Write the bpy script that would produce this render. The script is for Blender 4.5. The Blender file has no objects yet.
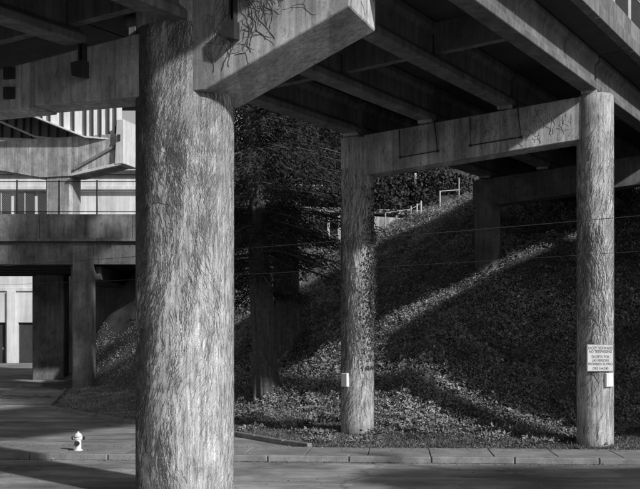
import bpy, bmesh, math, random
import numpy as np
from mathutils import Vector, Matrix
random.seed(7); RNG = np.random.default_rng(7)
SC = bpy.context.scene
COL = SC.collection
EYE = 3.0
# ------------------------------------------------------------------ camera, world, sun, exposure
cam = bpy.data.cameras.new('camera'); cam_ob = bpy.data.objects.new('camera', cam); COL.objects.link(cam_ob)
cam_ob.location = (0, 0, EYE); cam_ob.rotation_euler = (math.radians(90), 0, 0)
cam.sensor_width = 36; cam.lens = 56.25; cam.shift_y = 0.149; cam.clip_start = 0.1; cam.clip_end = 3000
SC.camera = cam_ob
SUN_AZ = (0.70, -0.714); SUN_EL = math.radians(30.5)
wd = bpy.data.worlds.new('World'); SC.world = wd; wd.use_nodes = True
wn, wl = wd.node_tree.nodes, wd.node_tree.links
bgn = wn['Background']
sky = wn.new('ShaderNodeTexSky'); sky.sky_type = 'NISHITA'; sky.sun_disc = False
sky.sun_elevation = SUN_EL; sky.sun_rotation = math.atan2(SUN_AZ[0], SUN_AZ[1])
bw = wn.new('ShaderNodeRGBToBW')
wl.new(sky.outputs[0], bw.inputs[0]); wl.new(bw.outputs[0], bgn.inputs[0]); bgn.inputs[1].default_value = 0.10
sun = bpy.data.lights.new('sun', 'SUN'); sun.energy = 4.1; sun.angle = math.radians(2.0); sun.color = (1, 1, 1)
sun_ob = bpy.data.objects.new('sun', sun); COL.objects.link(sun_ob)
sdir = Vector((SUN_AZ[0]*math.cos(SUN_EL), SUN_AZ[1]*math.cos(SUN_EL), math.sin(SUN_EL))).normalized()
sun_ob.rotation_euler = sdir.to_track_quat('Z', 'Y').to_euler(); sun_ob.location = sdir*60
SC.view_settings.view_transform = 'Standard'; SC.view_settings.look = 'None'
SC.view_settings.exposure = 0.0; SC.view_settings.gamma = 1.0
SC.render.engine = 'CYCLES'

# ------------------------------------------------------------------ materials (the place is seen in black and white)
def g3(v): return (v, v, v, 1)
def mat(name, base, rough=0.85, var=0.25, scale=3.0, streak=0.0, streak_scale=6.0, fine=0.0, fine_scale=40, bump=0.0,
        bump_scale=30, spots=0.0, spec=0.3, metal=0.0, island=0.0, stretch=(1, 1, 1), big=0.0, boards=0.0, cracks=0.0):
    m = bpy.data.materials.new(name); m.use_nodes = True
    n, l = m.node_tree.nodes, m.node_tree.links
    p = n['Principled BSDF']; p.inputs['Roughness'].default_value = rough
    p.inputs['Specular IOR Level'].default_value = spec; p.inputs['Metallic'].default_value = metal
    tc = n.new('ShaderNodeNewGeometry')
    val = n.new('ShaderNodeValue'); val.outputs[0].default_value = base; cur = val.outputs[0]
    def noise(sc, det=5, vec=None, rgh=0.6):
        t = n.new('ShaderNodeTexNoise'); t.inputs['Scale'].default_value = sc; t.inputs['Detail'].default_value = det
        t.inputs['Roughness'].default_value = rgh
        l.new(vec if vec else tc.outputs['Position'], t.inputs['Vector']); return t.outputs['Fac']
    def mapped(s):
        mp = n.new('ShaderNodeMapping'); mp.inputs['Scale'].default_value = s
        l.new(tc.outputs['Position'], mp.inputs['Vector']); return mp.outputs[0]
    def mul(cur, fac, lo, hi, a=0.3, b=0.7):
        r = n.new('ShaderNodeMapRange'); r.inputs[1].default_value = a; r.inputs[2].default_value = b
        r.inputs[3].default_value = lo; r.inputs[4].default_value = hi; l.new(fac, r.inputs[0])
        x = n.new('ShaderNodeMath'); x.operation = 'MULTIPLY'; l.new(cur, x.inputs[0]); l.new(r.outputs[0], x.inputs[1])
        return x.outputs[0]
    if var: cur = mul(cur, noise(scale, 6, mapped(stretch) if stretch != (1, 1, 1) else None), 1-var, 1+var)
    if big: cur = mul(cur, noise(0.35, 4), 1-big, 1+big)
    if streak: cur = mul(cur, noise(streak_scale, 6, mapped((1, 1, 0.07)), 0.7), 1-streak, 1+streak*0.4, 0.35, 0.65)
    if fine: cur = mul(cur, noise(fine_scale, 3), 1-fine, 1+fine)
    if spots:
        cur = mul(cur, noise(9, 8, mapped((1, 1, 0.4)), 0.75), 1-spots, 1.0, 0.36, 0.46)
    if boards:      # marks of the formwork boards
        sx = n.new('ShaderNodeSeparateXYZ'); l.new(tc.outputs['Position'], sx.inputs[0])
        ad = n.new('ShaderNodeMath'); ad.operation = 'MULTIPLY_ADD'; l.new(sx.outputs[0], ad.inputs[0]); ad.inputs[1].default_value = 4.2; ad.inputs[2].default_value = 50.3
        fl = n.new('ShaderNodeMath'); fl.operation = 'FLOOR'; l.new(ad.outputs[0], fl.inputs[0])
        wn_ = n.new('ShaderNodeTexWhiteNoise'); wn_.noise_dimensions = '1D'; l.new(fl.outputs[0], wn_.inputs['W'])
        cur = mul(cur, wn_.outputs['Value'], 1-boards, 1+boards, 0, 1)
    if cracks:
        vo = n.new('ShaderNodeTexVoronoi'); vo.feature = 'DISTANCE_TO_EDGE'; vo.inputs['Scale'].default_value = 0.22
        mx = n.new('ShaderNodeVectorMath'); mx.operation = 'ADD'
        nz = n.new('ShaderNodeTexNoise'); nz.inputs['Scale'].default_value = 1.3; nz.inputs['Detail'].default_value = 6
        l.new(tc.outputs['Position'], nz.inputs['Vector']); l.new(nz.outputs['Color'], mx.inputs[0]); l.new(mapped((0.7, 1.3, 1)), mx.inputs[1])
        l.new(mx.outputs[0], vo.inputs['Vector'])
        cur = mul(cur, vo.outputs['Distance'], 1-cracks, 1.0, 0.003, 0.014)
        cur = mul(cur, noise(0.9, 2), 0.86, 1.06, 0.48, 0.53)
    if island: cur = mul(cur, tc.outputs['Random Per Island'], 1-island, 1+island, 0, 1)
    l.new(cur, p.inputs['Base Color'])
    if bump:
        b = n.new('ShaderNodeBump'); b.inputs['Strength'].default_value = bump; b.inputs['Distance'].default_value = 0.02
        l.new(noise(bump_scale, 6), b.inputs['Height']); l.new(b.outputs[0], p.inputs['Normal'])
    return m
M = dict(
    concrete=mat('concrete_old', 0.41, 0.9, 0.38, 1.1, 0.38, 9, 0.18, 45, 0.2, 60, 0.4, big=0.25, boards=0.22),
    concrete_col=mat('concrete_column', 0.42, 0.9, 0.28, 2.2, 0.55, 22, 0.3, 55, 0.5, 40, 0.45, big=0.25),
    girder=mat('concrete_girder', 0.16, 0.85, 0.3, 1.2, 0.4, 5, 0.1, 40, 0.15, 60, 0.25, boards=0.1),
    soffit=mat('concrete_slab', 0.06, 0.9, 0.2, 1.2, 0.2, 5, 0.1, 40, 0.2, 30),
    pale=mat('concrete_pale', 0.62, 0.85, 0.12, 1.5, 0.25, 6, 0.08, 40, 0.2, 30, 0.1),
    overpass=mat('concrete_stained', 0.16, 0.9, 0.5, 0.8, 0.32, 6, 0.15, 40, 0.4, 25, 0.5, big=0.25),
    steel_white=mat('painted_steel', 0.72, 0.55, 0.08, 1.2, 0.2, 5),
    steel_grey=mat('painted_steel_grey', 0.22, 0.6, 0.15, 1.2, 0.2, 5),
    iron=mat('dark_iron', 0.03, 0.6, 0.3, 8, 0.0),
    galv=mat('galvanised', 0.45, 0.5, 0.15, 8, 0.0, metal=0.0),
    white=mat('white_paint', 0.75, 0.5, 0.08, 9, 0.15, 9),
    signface=mat('sign_face', 0.68, 0.5, 0.06, 9, 0.1, 12),
    black=mat('black_paint', 0.03, 0.6, 0.1, 9),
    asphalt=mat('asphalt', 0.30, 0.8, 0.4, 0.9, 0, 5, 0.45, 45, 0.7, 90, big=0.45, spec=0.4, cracks=0.35, stretch=(0.35, 1.6, 1)),
    lot=mat('lot_asphalt', 0.26, 0.8, 0.5, 0.8, 0, 5, 0.25, 70, 0.5, 90, big=0.35, cracks=0.3, stretch=(0.3, 1.8, 1)),
    walk=mat('sidewalk_concrete', 0.24, 0.9, 0.2, 1.4, 0, 5, 0.18, 60, 0.35, 70, big=0.2),
    kerb=mat('kerb_concrete', 0.22, 0.9, 0.3, 2.5, 0, 5, 0.18, 60, 0.35, 70, 0.3),
    soil=mat('soil', 0.07, 1.0, 0.4, 1.5, 0, 5, 0.4, 30, 0.8, 12),
    hill=mat('hillside', 0.05, 1.0, 0.5, 0.25, 0, 5, 0.4, 2.5, 0.8, 3),
    ivy=mat('ivy_leaf', 0.22, 0.6, 0.5, 0.8, island=0.45, spec=0.25, big=0.45),
    ivy_dark=mat('ivy_leaf_dark', 0.04, 0.45, 0.3, 2, island=0.5, spec=0.4),
    lit_dry_grass=mat('lit_dry_grass_blade', 0.32, 0.7, 0.45, 0.8, island=0.4),  # dry grass colour raised to carry the light on the left bank
    litter=mat('dead_leaf', 0.2, 0.8, 0.4, 3, island=0.6),
    grass=mat('grass_blade', 0.13, 0.7, 0.45, 0.8, island=0.4),
    vine=mat('dry_vine_stem', 0.13, 0.95, 0.35, 5, island=0.45, spec=0.1),
    bark=mat('bark', 0.095, 0.95, 0.4, 8, 0.4, 12, bump=1.0, bump_scale=14),
    needle=mat('conifer_needles', 0.035, 0.7, 0.3, 0.6, island=0.5, spec=0.2),
    leafbg=mat('far_foliage', 0.04, 0.8, 0.4, 0.5, island=0.5, spec=0.15),
    wall=mat('building_wall', 0.66, 0.85, 0.12, 0.5, 0.25, 2, big=0.12),
    door=mat('door_paint', 0.05, 0.6, 0.2, 2, 0.2, 5),
    glass=mat('window_glass', 0.04, 0.12, 0.2, 1, spec=0.6),
    wood=mat('weathered_board', 0.22, 0.9, 0.35, 9, 0.3, 9),
    cable=mat('cable_sheath', 0.07, 0.6, 0.1, 3),
    roof=mat('roof_tar', 0.06, 0.95, 0.3, 1))

# ------------------------------------------------------------------ helpers
def tag(o, label=None, cat=None, group=None, kind=None):
    if label: o['label'] = label
    if cat: o['category'] = cat
    if group: o['group'] = group
    if kind: o['kind'] = kind
    return o
def thing(name, loc, label, cat, group=None):
    o = bpy.data.objects.new(name, None); COL.objects.link(o); o.location = loc; o.empty_display_size = 0.3
    return tag(o, label, cat, group)
def link(name, me, parent=None):
    o = bpy.data.objects.new(name, me); COL.objects.link(o)
    if parent is not None:
        o.parent = parent
        w = parent.location.copy()
        if parent.parent is not None: w = w + parent.parent.location
        o.location = -w           # mesh data are in world coordinates
    return o
class MB:
    def __init__(s): s.v = []; s.f = []
    def add(s, vs, fs):
        b = len(s.v); s.v += [tuple(v) for v in vs]; s.f += [tuple(b+i for i in f) for f in fs]; return s
    def box(s, x0, x1, y0, y1, z0, z1):
        return s.add([(x0,y0,z0),(x1,y0,z0),(x1,y1,z0),(x0,y1,z0),(x0,y0,z1),(x1,y0,z1),(x1,y1,z1),(x0,y1,z1)],
                     [(0,3,2,1),(4,5,6,7),(0,1,5,4),(1,2,6,5),(2,3,7,6),(3,0,4,7)])
    def hexa(s, a):   # 4 bottom + 4 top points
        return s.add(a, [(0,3,2,1),(4,5,6,7),(0,1,5,4),(1,2,6,5),(2,3,7,6),(3,0,4,7)])
    def sweep(s, rings, closed=True, caps=True):
        n = len(rings[0]); b = len(s.v)
        for r in rings: s.v += [tuple(p) for p in r]
        for i in range(len(rings)-1):
            for j in range(n if closed else n-1):
                k = (j+1) % n
                s.f.append((b+i*n+j, b+i*n+k, b+(i+1)*n+k, b+(i+1)*n+j))
        if caps:
            s.f.append(tuple(b+j for j in range(n-1, -1, -1))); s.f.append(tuple(b+(len(rings)-1)*n+j for j in range(n)))
        return s
    def tube(s, pts, r, n=8):
        pts = [Vector(p) for p in pts]; rings = []
        rr = r if isinstance(r, (list, tuple)) else [r]*len(pts)
        for i, p in enumerate(pts):
            t = (pts[min(i+1, len(pts)-1)]-pts[max(i-1, 0)]).normalized()
            a = Vector((0,0,1)) if abs(t.z) < 0.9 else Vector((0,1,0))
            e1 = t.cross(a).normalized(); e2 = t.cross(e1)
            rings.append([p+(e1*math.cos(q)+e2*math.sin(q))*rr[i] for q in [2*math.pi*k/n for k in range(n)]])
        return s.sweep(rings)
    def lathe(s, c, prof, n=24):
        return s.sweep([[(c[0]+r*math.cos(2*math.pi*k/n), c[1]+r*math.sin(2*math.pi*k/n), c[2]+z) for k in range(n)] for r, z in prof])
    def build(s, name, m, parent=None, smooth=False, bevel=0.0):
        me = bpy.data.meshes.new(name); me.from_pydata(s.v, [], s.f)
        if bevel:
            bm = bmesh.new(); bm.from_mesh(me)
            bmesh.ops.recalc_face_normals(bm, faces=bm.faces)
            ed = [e for e in bm.edges if len(e.link_faces) == 2 and e.calc_face_angle(0) > 0.6]
            bmesh.ops.bevel(bm, geom=ed, offset=bevel, segments=1, affect='EDGES', clamp_overlap=True)
            bm.to_mesh(me); bm.free()
        else:
            bm = bmesh.new(); bm.from_mesh(me); bmesh.ops.recalc_face_normals(bm, faces=bm.faces); bm.to_mesh(me); bm.free()
        me.materials.append(M[m] if isinstance(m, str) else m)
        if smooth: me.polygons.foreach_set('use_smooth', [True]*len(me.polygons))
        me.update(); return link(name, me, parent)
def np_mesh(name, V, F, m, parent=None, smooth=False):
    me = bpy.data.meshes.new(name); V = np.asarray(V, np.float32); F = np.asarray(F, np.int32); k = F.shape[1]
    me.vertices.add(len(V)); me.vertices.foreach_set('co', V.ravel())
    me.loops.add(F.size); me.loops.foreach_set('vertex_index', F.ravel())
    me.polygons.add(len(F)); me.polygons.foreach_set('loop_start', np.arange(0, F.size, k, dtype=np.int32))
    me.update(calc_edges=True); me.validate()
    me.materials.append(M[m])
    if smooth: me.polygons.foreach_set('use_smooth', [True]*len(me.polygons))
    return link(name, me, parent)
def leaf_cloud(name, P, D, N, L, W, m, parent=None, bend=0.25):
    """4-vertex leaves: base P, direction D, side N x D, length L, width W"""
    n = len(P); D = D/np.linalg.norm(D, axis=1, keepdims=True)
    S = np.cross(D, N); S /= np.maximum(np.linalg.norm(S, axis=1, keepdims=True), 1e-6)
    U = np.cross(S, D)
    L = np.asarray(L).reshape(-1, 1)*np.ones((n, 1)); W = np.asarray(W).reshape(-1, 1)*np.ones((n, 1))
    mid = P+D*L*0.45+U*L*bend*0.3
    V = np.stack([P, mid+S*W/2, P+D*L, mid-S*W/2], 1).reshape(-1, 3)
    b = np.arange(n)[:, None]*4
    F = np.concatenate([b+np.array([[0, 1, 2]]), b+np.array([[0, 2, 3]])], 0)
    return np_mesh(name, V, F, m, parent)
def unproj(px, py, Y): return Vector(((px-320)*Y/1000, Y, EYE+(340-py)*Y/1000))

# ------------------------------------------------------------------ terrain
def y_walk(x): return 24.55-0.077*np.asarray(x, float)          # near edge of the sidewalk
TOE = [(60, 22.0), (20, 25.06), (8, 26.0), (-0.2, 26.7), (-0.9, 27.6), (-2.65, 30.4), (-6.4, 34.5), (-8.2, 37.2), (-11.2, 41.6), (-12.9, 51), (-15.2, 54), (-16.6, 60), (-17.5, 75), (-19, 260)]
TX = np.array([p[0] for p in TOE][::-1]); TY = np.array([p[1] for p in TOE][::-1])
def toe_dist(x, y):
    d = np.full(np.shape(x), 1e9)
    for (ax, ay), (bx, by) in zip(TOE[:-1], TOE[1:]):
        vx, vy = bx-ax, by-ay; t = np.clip(((x-ax)*vx+(y-ay)*vy)/(vx*vx+vy*vy), 0, 1)
        d = np.minimum(d, np.hypot(x-ax-t*vx, y-ay-t*vy))
    return np.where(y > np.interp(x, TX, TY), d, -d)
def sstep(a, b, v):
    t = np.clip((v-a)/(b-a), 0, 1); return t*t*(3-2*t)
def base_z(x, y):
    v = y-y_walk(x)
    return np.where(v < 0.75, -0.06, 0.07)+0.026*np.clip(y-40, 0, 42)
def ground_z(x, y):
    x = np.asarray(x, float); y = np.asarray(y, float)
    d = toe_dist(x, y)
    de = np.where(d > 0, d+8.5*sstep(46, 56, y)*sstep(0, 6, d), 0)
    p = np.where(d > 0, 0.05+0.05*de+0.56*np.log1p(np.exp(np.clip((de-3.2)*2.2, -30, 40)))/2.2, 0)
    crest = np.interp(x, [-30, 1.5, 7.2, 40], [7.6, 7.6, 9.7, 9.7])
    p = p+(0.18*np.sin(x*0.9+y*0.5)+0.12*np.sin(x*1.7-y*1.3))*sstep(4, 8, de)
    p = -0.6*np.log(np.exp(-np.minimum(p, 60)/0.6)+np.exp(-crest/0.6))
    p = np.maximum(p, 0)
    hill = np.clip(y-57, 0, 20)*0.42*sstep(-11, -3, x)+np.clip(y-77, 0, 110)*0.62*sstep(-11, 4, x)  # upper hill raised to hide the bright sky behind the deck
    return base_z(x, y)*np.where(d > 0.6, sstep(20, 5, p)*0+1, 1)+p+hill
def grid(name, xs, ys, zf, m):
    X, Y = np.meshgrid(xs, ys); Z = zf(X, Y); nx, ny = len(xs), len(ys)
    V = np.stack([X, Y, Z], -1).reshape(-1, 3)
    i = np.arange(ny-1)[:, None]*nx+np.arange(nx-1)[None]; i = i.reshape(-1)
    return np_mesh(name, V, np.stack([i, i+1, i+nx+1, i+nx], 1), m, smooth=True)
xs = np.unique(np.concatenate([np.linspace(-1500, -60, 12), np.arange(-60, -22, 2.0), np.arange(-22, 24, 0.4), np.arange(24, 60, 2.0), np.linspace(60, 1500, 12)]))
ys = np.unique(np.concatenate([np.linspace(-600, -20, 8), np.arange(-20, 22, 1.0), np.arange(22, 62, 0.4), np.arange(62, 200, 3.0), np.linspace(200, 2500, 10)]))
tag(grid('ground', xs, ys, ground_z, 'soil'), 'dark earth of the bank under the ivy', 'ground', kind='structure')

def strip(name, x0, x1, f0, f1, zf, m, nx=60, ny=8, parent=None):
    V = []; F = []
    for i in range(nx+1):
        x = x0+(x1-x0)*i/nx; a, b = float(f0(x)), float(f1(x))
        for j in range(ny+1):
            y = a+(b-a)*j/ny; V.append((x, y, zf(x, y)))
    for i in range(nx):
        for j in range(ny):
            k = i*(ny+1)+j; F.append((k, k+ny+1, k+ny+2, k+1))
    return np_mesh(name, V, F, m, parent)
tag(strip('road', -80, 80, lambda x: y_walk(x)-13, lambda x: y_walk(x)-0.0, lambda x, y: 0.0, 'asphalt', 10, 4), 'patched dark asphalt road in front of the sidewalk', 'road', kind='structure')
# lot behind the sidewalk on the left, bounded by the curved kerb
lv, lf = [], []
lys = [26.2, 26.7, 27.6, 29, 30.4, 32.4, 34.5, 37.2, 39.5, 41.6, 46, 52, 60, 70, 79.9]
def toe_x(y): return float(np.interp(y, TY, TX))
for y in lys:
    for j in range(7):
        xr = toe_x(y)-0.17; x = -60+(xr+60)*(j/6)**0.5
        lv.append((x, max(y, float(y_walk(x))+2.05), 0.11+0.026*max(0, y-40)))
for i in range(len(lys)-1):
    for j in range(6):
        k = i*7+j; lf.append((k, k+1, k+8, k+7))
tag(np_mesh('paved_lot', lv, lf, 'lot'), 'paved lot behind the sidewalk at the left', 'pavement', kind='structure')
# sidewalk of single panels with a kerb of single stones
sw = tag(MB().add([(-40, float(y_walk(-40))+.05, .075), (40, float(y_walk(40))+.05, .075), (40, float(y_walk(40))+2.0, .075), (-40, float(y_walk(-40))+2.0, .075)], [(0, 1, 2, 3)]).build('sidewalk', 'soil'), 'concrete sidewalk along the road', 'sidewalk', kind='structure')
ang = math.atan(-0.077)
pm = MB().box(-0.765, 0.765, 0.0, 1.80, -0.10, 0).build('paving_panel', 'walk', sw, bevel=0.012)
km = MB().box(-0.995, 0.995, 0.0, 0.215, -0.17, 0).build('kerb_stone', 'kerb', sw, bevel=0.025)
for i in range(-14, 15):
    o = pm if i == -14 else link('paving_panel', pm.data, sw)
    x = i*1.545+0.4; o.location = (x, float(y_walk(x))+0.235, 0.15+random.uniform(-.006, .006)); o.rotation_euler.z = ang
for i in range(-11, 12):
    o = km if i == -11 else link('kerb_stone', km.data, sw)
    x = i*2.003-0.3; o.location = (x, float(y_walk(x))+0.003, 0.155+random.uniform(-.004, .004)); o.rotation_euler.z = ang
# curved kerb of the grass bank
ck = thing('curved_kerb', (-6.4, 34.5, 0.1), 'curved concrete kerb round the foot of the grass bank', 'kerb')
pts = []
cl = [Vector((p[0], p[1], 0)) for p in TOE[3:10]]
for a, b in zip(cl[:-1], cl[1:]):
    n = max(1, round((b-a).length/1.5))
    pts += [a.lerp(b, k/n) for k in range(n)]
pts.append(cl[-1])
for a, b in zip(pts[:-1], pts[1:]):
    t = (b-a).normalized(); s = Vector((-t.y, t.x, 0))
    a2, b2 = a+t*.012, b-t*.012
    za = .026*max(0, a.y-40); zb = .026*max(0, b.y-40)
    q = [a2-s*-.16+Vector((0,0,za-.05)), b2+s*.16+Vector((0,0,zb-.05)), b2+Vector((0,0,zb-.05)), a2+Vector((0,0,za-.05))]
    MB().hexa([Vector(p) for p in q]+[p+Vector((0, 0, .30)) for p in q]).build('kerb_stone', 'kerb', ck, bevel=.02)

# ------------------------------------------------------------------ main viaduct
U = Vector((0.935, -0.354, 0)); NF = Vector((-0.354, -0.935, 0))     # along the caps / towards the viewer
B0 = Vector((1.10, 29.4, 0)); SPAN = Vector((5.4, 9.4, 0))
def zg(s, k): return 8.94+0.097*s+0.3*k
def VP(s, k, dz=0): p = B0+U*s+SPAN*k; return Vector((p.x, p.y, zg(s, k)+dz))
GPROF = [(-.23, 0), (.23, 0), (.23, .16), (.09, .30), (.09, .74), (.2, .84), (.2, .995), (-.2, .995), (-.2, .84), (-.09, .74), (-.09, .30), (-.23, .16)]
deck = thing('viaduct_deck', VP(3.35, 0), 'concrete viaduct deck on heavy girders crossing overhead', 'bridge')
def girder(s, k0, k1):
    rings = [[VP(s, k)+U*a+Vector((0, 0, b+.07)) for a, b in GPROF] for k in (k0, k1)]
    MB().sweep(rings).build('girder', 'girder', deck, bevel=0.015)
def slab(s0, s1, k0, k1):
    q = [VP(s0, k0), VP(s1, k0), VP(s1, k1), VP(s0, k1)]
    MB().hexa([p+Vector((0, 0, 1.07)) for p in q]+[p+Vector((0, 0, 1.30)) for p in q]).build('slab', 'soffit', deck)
GS = [0.0, 2.2, 4.45, 6.7]
capw = 0.085      # half cap width in spans
for k0, k1 in [(-1+.075, -.012), (.012, .988), (1.012, 2.3)]:
    for s in GS: girder(s, k0, k1)
    slab(-1.0, 7.55, k0-.02 if k0 < 0 else k0-.01, k1+.01)
for s in (-9.2, -6.9, -4.6, -2.3, 0.0, 2.2): girder(s, -2.3, -1-.075)
slab(-10.5, 5.6, -2.3, -1-.02)
slab(-10.5, -1.05, -1+.02, -.76)  # added piece that blocks the sky gap above the left cap
for k in (-.5, .5, 1.5):                                                # cross diaphragms
    for a, b in zip(GS[:-1], GS[1:]):
        pa, pb = VP(a, k)+U*.1, VP(b, k)-U*.1; e = NF*.11
        q = [pa+e, pb+e, pb-e, pa-e]
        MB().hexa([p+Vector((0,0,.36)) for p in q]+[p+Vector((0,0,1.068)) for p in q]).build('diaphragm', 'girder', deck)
for k in (-1.5, -1.1):
    for a, b in zip((-9.2, -6.9, -4.6, -2.3, 0.0), (-6.9, -4.6, -2.3, 0.0, 2.2)):
        pa, pb = VP(a, k)+U*.1, VP(b, k)-U*.1; e = NF*.11
        q = [pa+e, pb+e, pb-e, pa-e]
        MB().hexa([p+Vector((0,0,.36)) for p in q]+[p+Vector((0,0,1.068)) for p in q]).build('diaphragm', 'girder', deck)
for s in GS:                                                            # bearing blocks on the cap of the two-column pier and the third pier
    for k in (0, 1):
        for sg in (-1, 1):
            c = VP(s, k)+SPAN*(.03*sg); q = [c-U*.2+NF*.14, c+U*.2+NF*.14, c+U*.2-NF*.14, c-U*.2-NF*.14]
            MB().hexa([p+Vector((0,0,-.02)) for p in q]+[p+Vector((0,0,.08)) for p in q]).build('bearing', 'concrete', deck)
# edge fascia, low parapet, railing
def edge_prism(name, s0, s1, z0, z1, k0, k1, m, bevel=.01):
    q = [VP(s0, k0), VP(s1, k0), VP(s1, k1), VP(s0, k1)]
    return MB().hexa([p+Vector((0,0,z0)) for p in q]+[p+Vector((0,0,z1)) for p in q]).build(name, m, deck, bevel=bevel)
for k0, k1 in [(-1, -.66), (-.655, -.33), (-.325, 0), (.005, .5), (.505, 1), (1.005, 1.6), (1.605, 2.3)]:
    edge_prism('fascia', 7.55, 7.78, 1.0, 1.32, k0, k1, 'girder')
    edge_prism('parapet', 7.42, 7.70, 1.34, 1.86, k0+.003, k1-.003, 'overpass', .02)
    edge_prism('parapet', -1.0, -.72, 1.31, 1.86, k0+.003, k1-.003, 'overpass', .02)
for k in np.arange(-.96, 2.3, .165):
    p = VP(7.56, k); MB().box(p.x-.055, p.x+.055, p.y-.055, p.y+.055, p.z+1.855, p.z+2.75).build('railing_post', 'galv', deck)
ks = np.arange(-.96, 2.3, .165)
for ka, kb in zip(ks[:-1], ks[1:]):
    q = [VP(7.545, ka+.008), VP(7.575, ka+.008), VP(7.575, kb-.008), VP(7.545, kb-.008)]
    MB().hexa([p+Vector((0, 0, 1.9)) for p in q]+[p+Vector((0, 0, 2.72)) for p in q]).build('railing_panel', 'iron', deck)
for dz in (2.78,):
    MB().tube([VP(7.56, -1, dz), VP(7.56, 2.3, dz)], .03, 6).build('rail', 'galv', deck)

# ---- added ramp to the right, outside the view, shaped to shade the bank
rp = thing('bank_shade_ramp', (18, 30, 0), 'unseen curved ramp added beyond the right edge to shade the ivy bank', 'bridge')
RL = [(16.7, 41.0), (14.2, 33.5), (12.1, 29), (11.5, 26), (12.4, 23.2), (15, 20.5), (19, 17.2), (26, 14.4), (50, 13)]
RR = [(22.5, 38), (22, 34), (22, 31.5), (22, 30), (22.5, 29), (23, 28), (25, 26.5), (32, 25), (50, 23)]
MB().sweep([[(a[0], a[1], 9.4), (b[0], b[1], 9.4), (b[0], b[1], 10.2), (a[0], a[1], 10.2)] for a, b in zip(RL, RR)]).build('slab', 'soffit', rp)
for E, sg in ((RL, 1), (RR, -1)):
    MB().sweep([[(a[0], a[1], 10.203), (a[0]+.25*sg, a[1]+.05, 10.203), (a[0]+.25*sg, a[1]+.05, 11.0), (a[0], a[1], 11.0)] for a in E]).build('parapet', 'overpass', rp)
for cx, cy in ((18.5, 32.5), (31, 21.5), (44, 20)):
    MB().sweep([[(cx+.6*math.cos(q), cy+.6*math.sin(q), z) for q in np.linspace(0, 2*math.pi, 33)[:-1]] for z in (float(ground_z(cx, cy))-.3, 9.397)]).build('column', 'concrete_col', rp, smooth=True)

rq = thing('road_shade_ramp', (30, 7, 0), 'unseen straight ramp added right of the viewer to shade the road', 'bridge')  # put in out of view so its shade falls on the road
EL = [(13.6, 8.2), (13.9, 9.2), (14.7, 10.0), (17, 10.4), (50, 10.2)]; ER = [(13.6, 5.8), (13.9, 4.8), (14.7, 4.1), (17, 3.7), (50, 3.5)]
MB().sweep([[(a[0], a[1], 9.4), (b[0], b[1], 9.4), (b[0], b[1], 10.2), (a[0], a[1], 10.2)] for a, b in zip(EL, ER)]).build('slab', 'soffit', rq)
for E, dy in ((EL, -.25), (ER, .25)):
    MB().sweep([[(a[0], a[1], 10.203), (a[0], a[1]+dy, 10.203), (a[0], a[1]+dy, 11.0), (a[0], a[1], 11.0)] for a in E]).build('parapet', 'overpass', rq)
for cx in (21, 38):
    MB().sweep([[(cx+.6*math.cos(q), 7+.6*math.sin(q), z) for q in np.linspace(0, 2*math.pi, 33)[:-1]] for z in (-.3, 9.397)]).build('column', 'concrete_col', rq, smooth=True)

# ---- pier 1: single column with tapered cap
S_A = 1.8; PA = B0+U*S_A-SPAN; PA.x, PA.y = -2.61, 19.36
pier1 = thing('bridge_pier', (PA.x, PA.y, -.05), 'massive round concrete pier in the foreground with a tapered cap', 'pier')
RA = 0.94
MB().sweep([[(PA.x+RA*math.cos(q), PA.y+RA*math.sin(q), z) for q in np.linspace(0, 2*math.pi, 65)[:-1]] for z in np.linspace(-.06, 9.9, 24)]).build('column', 'concrete_col', pier1, smooth=True)
def capA(s, off, z): p = PA+U*s+NF*off; return Vector((p.x, p.y, z))
HW = 0.75
top = lambda s: 8.86+.12*s if s < -.4 else min(9.86, 8.86+.12*s+(s+.4)*.5)
prof = [(-.45, 7.59), (.80, 7.59), (3.62, 8.80), (3.62, 9.86), (1.4, 9.86), (-.4, top(-.41)), (-.45, top(-.45))]
MB().sweep([[capA(s, o, z) for s, z in [(-2.95, 7.62), (-.452, 7.59), (-.452, top(-.45)), (-2.95, top(-2.95))]] for o in (HW-.002, .02)]).build('cap', 'concrete', pier1, bevel=.02)
MB().sweep([[capA(s, o, z) for s, z in prof] for o in (HW, -HW)]).build('cap', 'concrete', pier1, bevel=.02)
MB().sweep([[capA(s, o, z) for s, z in [(3.55, 9.45), (5.6, 9.45), (5.6, 9.92), (3.55, 9.92)]] for o in (-.25, -.74)]).build('cap_ledge', 'concrete', pier1, bevel=.02)
def hanger(s, z0, z1, par):
    m = MB()
    m.add(*box_uv(s-.055, s-.03, HW, HW+.14, z0, z1)); m.add(*box_uv(s+.03, s+.055, HW, HW+.14, z0, z1)); m.add(*box_uv(s-.03, s+.03, HW, HW+.02, z0, z1))
    h = m.build('hanger', 'iron', par)
    b = MB(); a = [capA(s-.13, HW+.003, z0-.02), capA(s+.10, HW+.003, z0-.06), capA(s+.10, HW+.24, z0-.10), capA(s-.13, HW+.24, z0-.04)]
    t = [capA(s-.16, HW+.003, z0+.10), capA(s+.10, HW+.003, z0+.12), capA(s+.10, HW+.24, z0+.12), capA(s-.16, HW+.24, z0+.08)]
    b.hexa([p-Vector((0,0,.13)) for p in a]+t).build('hanger_box', 'iron', par)
def box_uv(s0, s1, o0, o1, z0, z1):
    vs = [capA(s0,o0,z0),capA(s1,o0,z0),capA(s1,o1,z0),capA(s0,o1,z0),capA(s0,o0,z1),capA(s1,o0,z1),capA(s1,o1,z1),capA(s0,o1,z1)]
    return vs, [(0,3,2,1),(4,5,6,7),(0,1,5,4),(1,2,6,5),(2,3,7,6),(3,0,4,7)]
hanger(-1.78, 8.22, 8.72, pier1); hanger(1.42, 8.62, 9.7, pier1)
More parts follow.
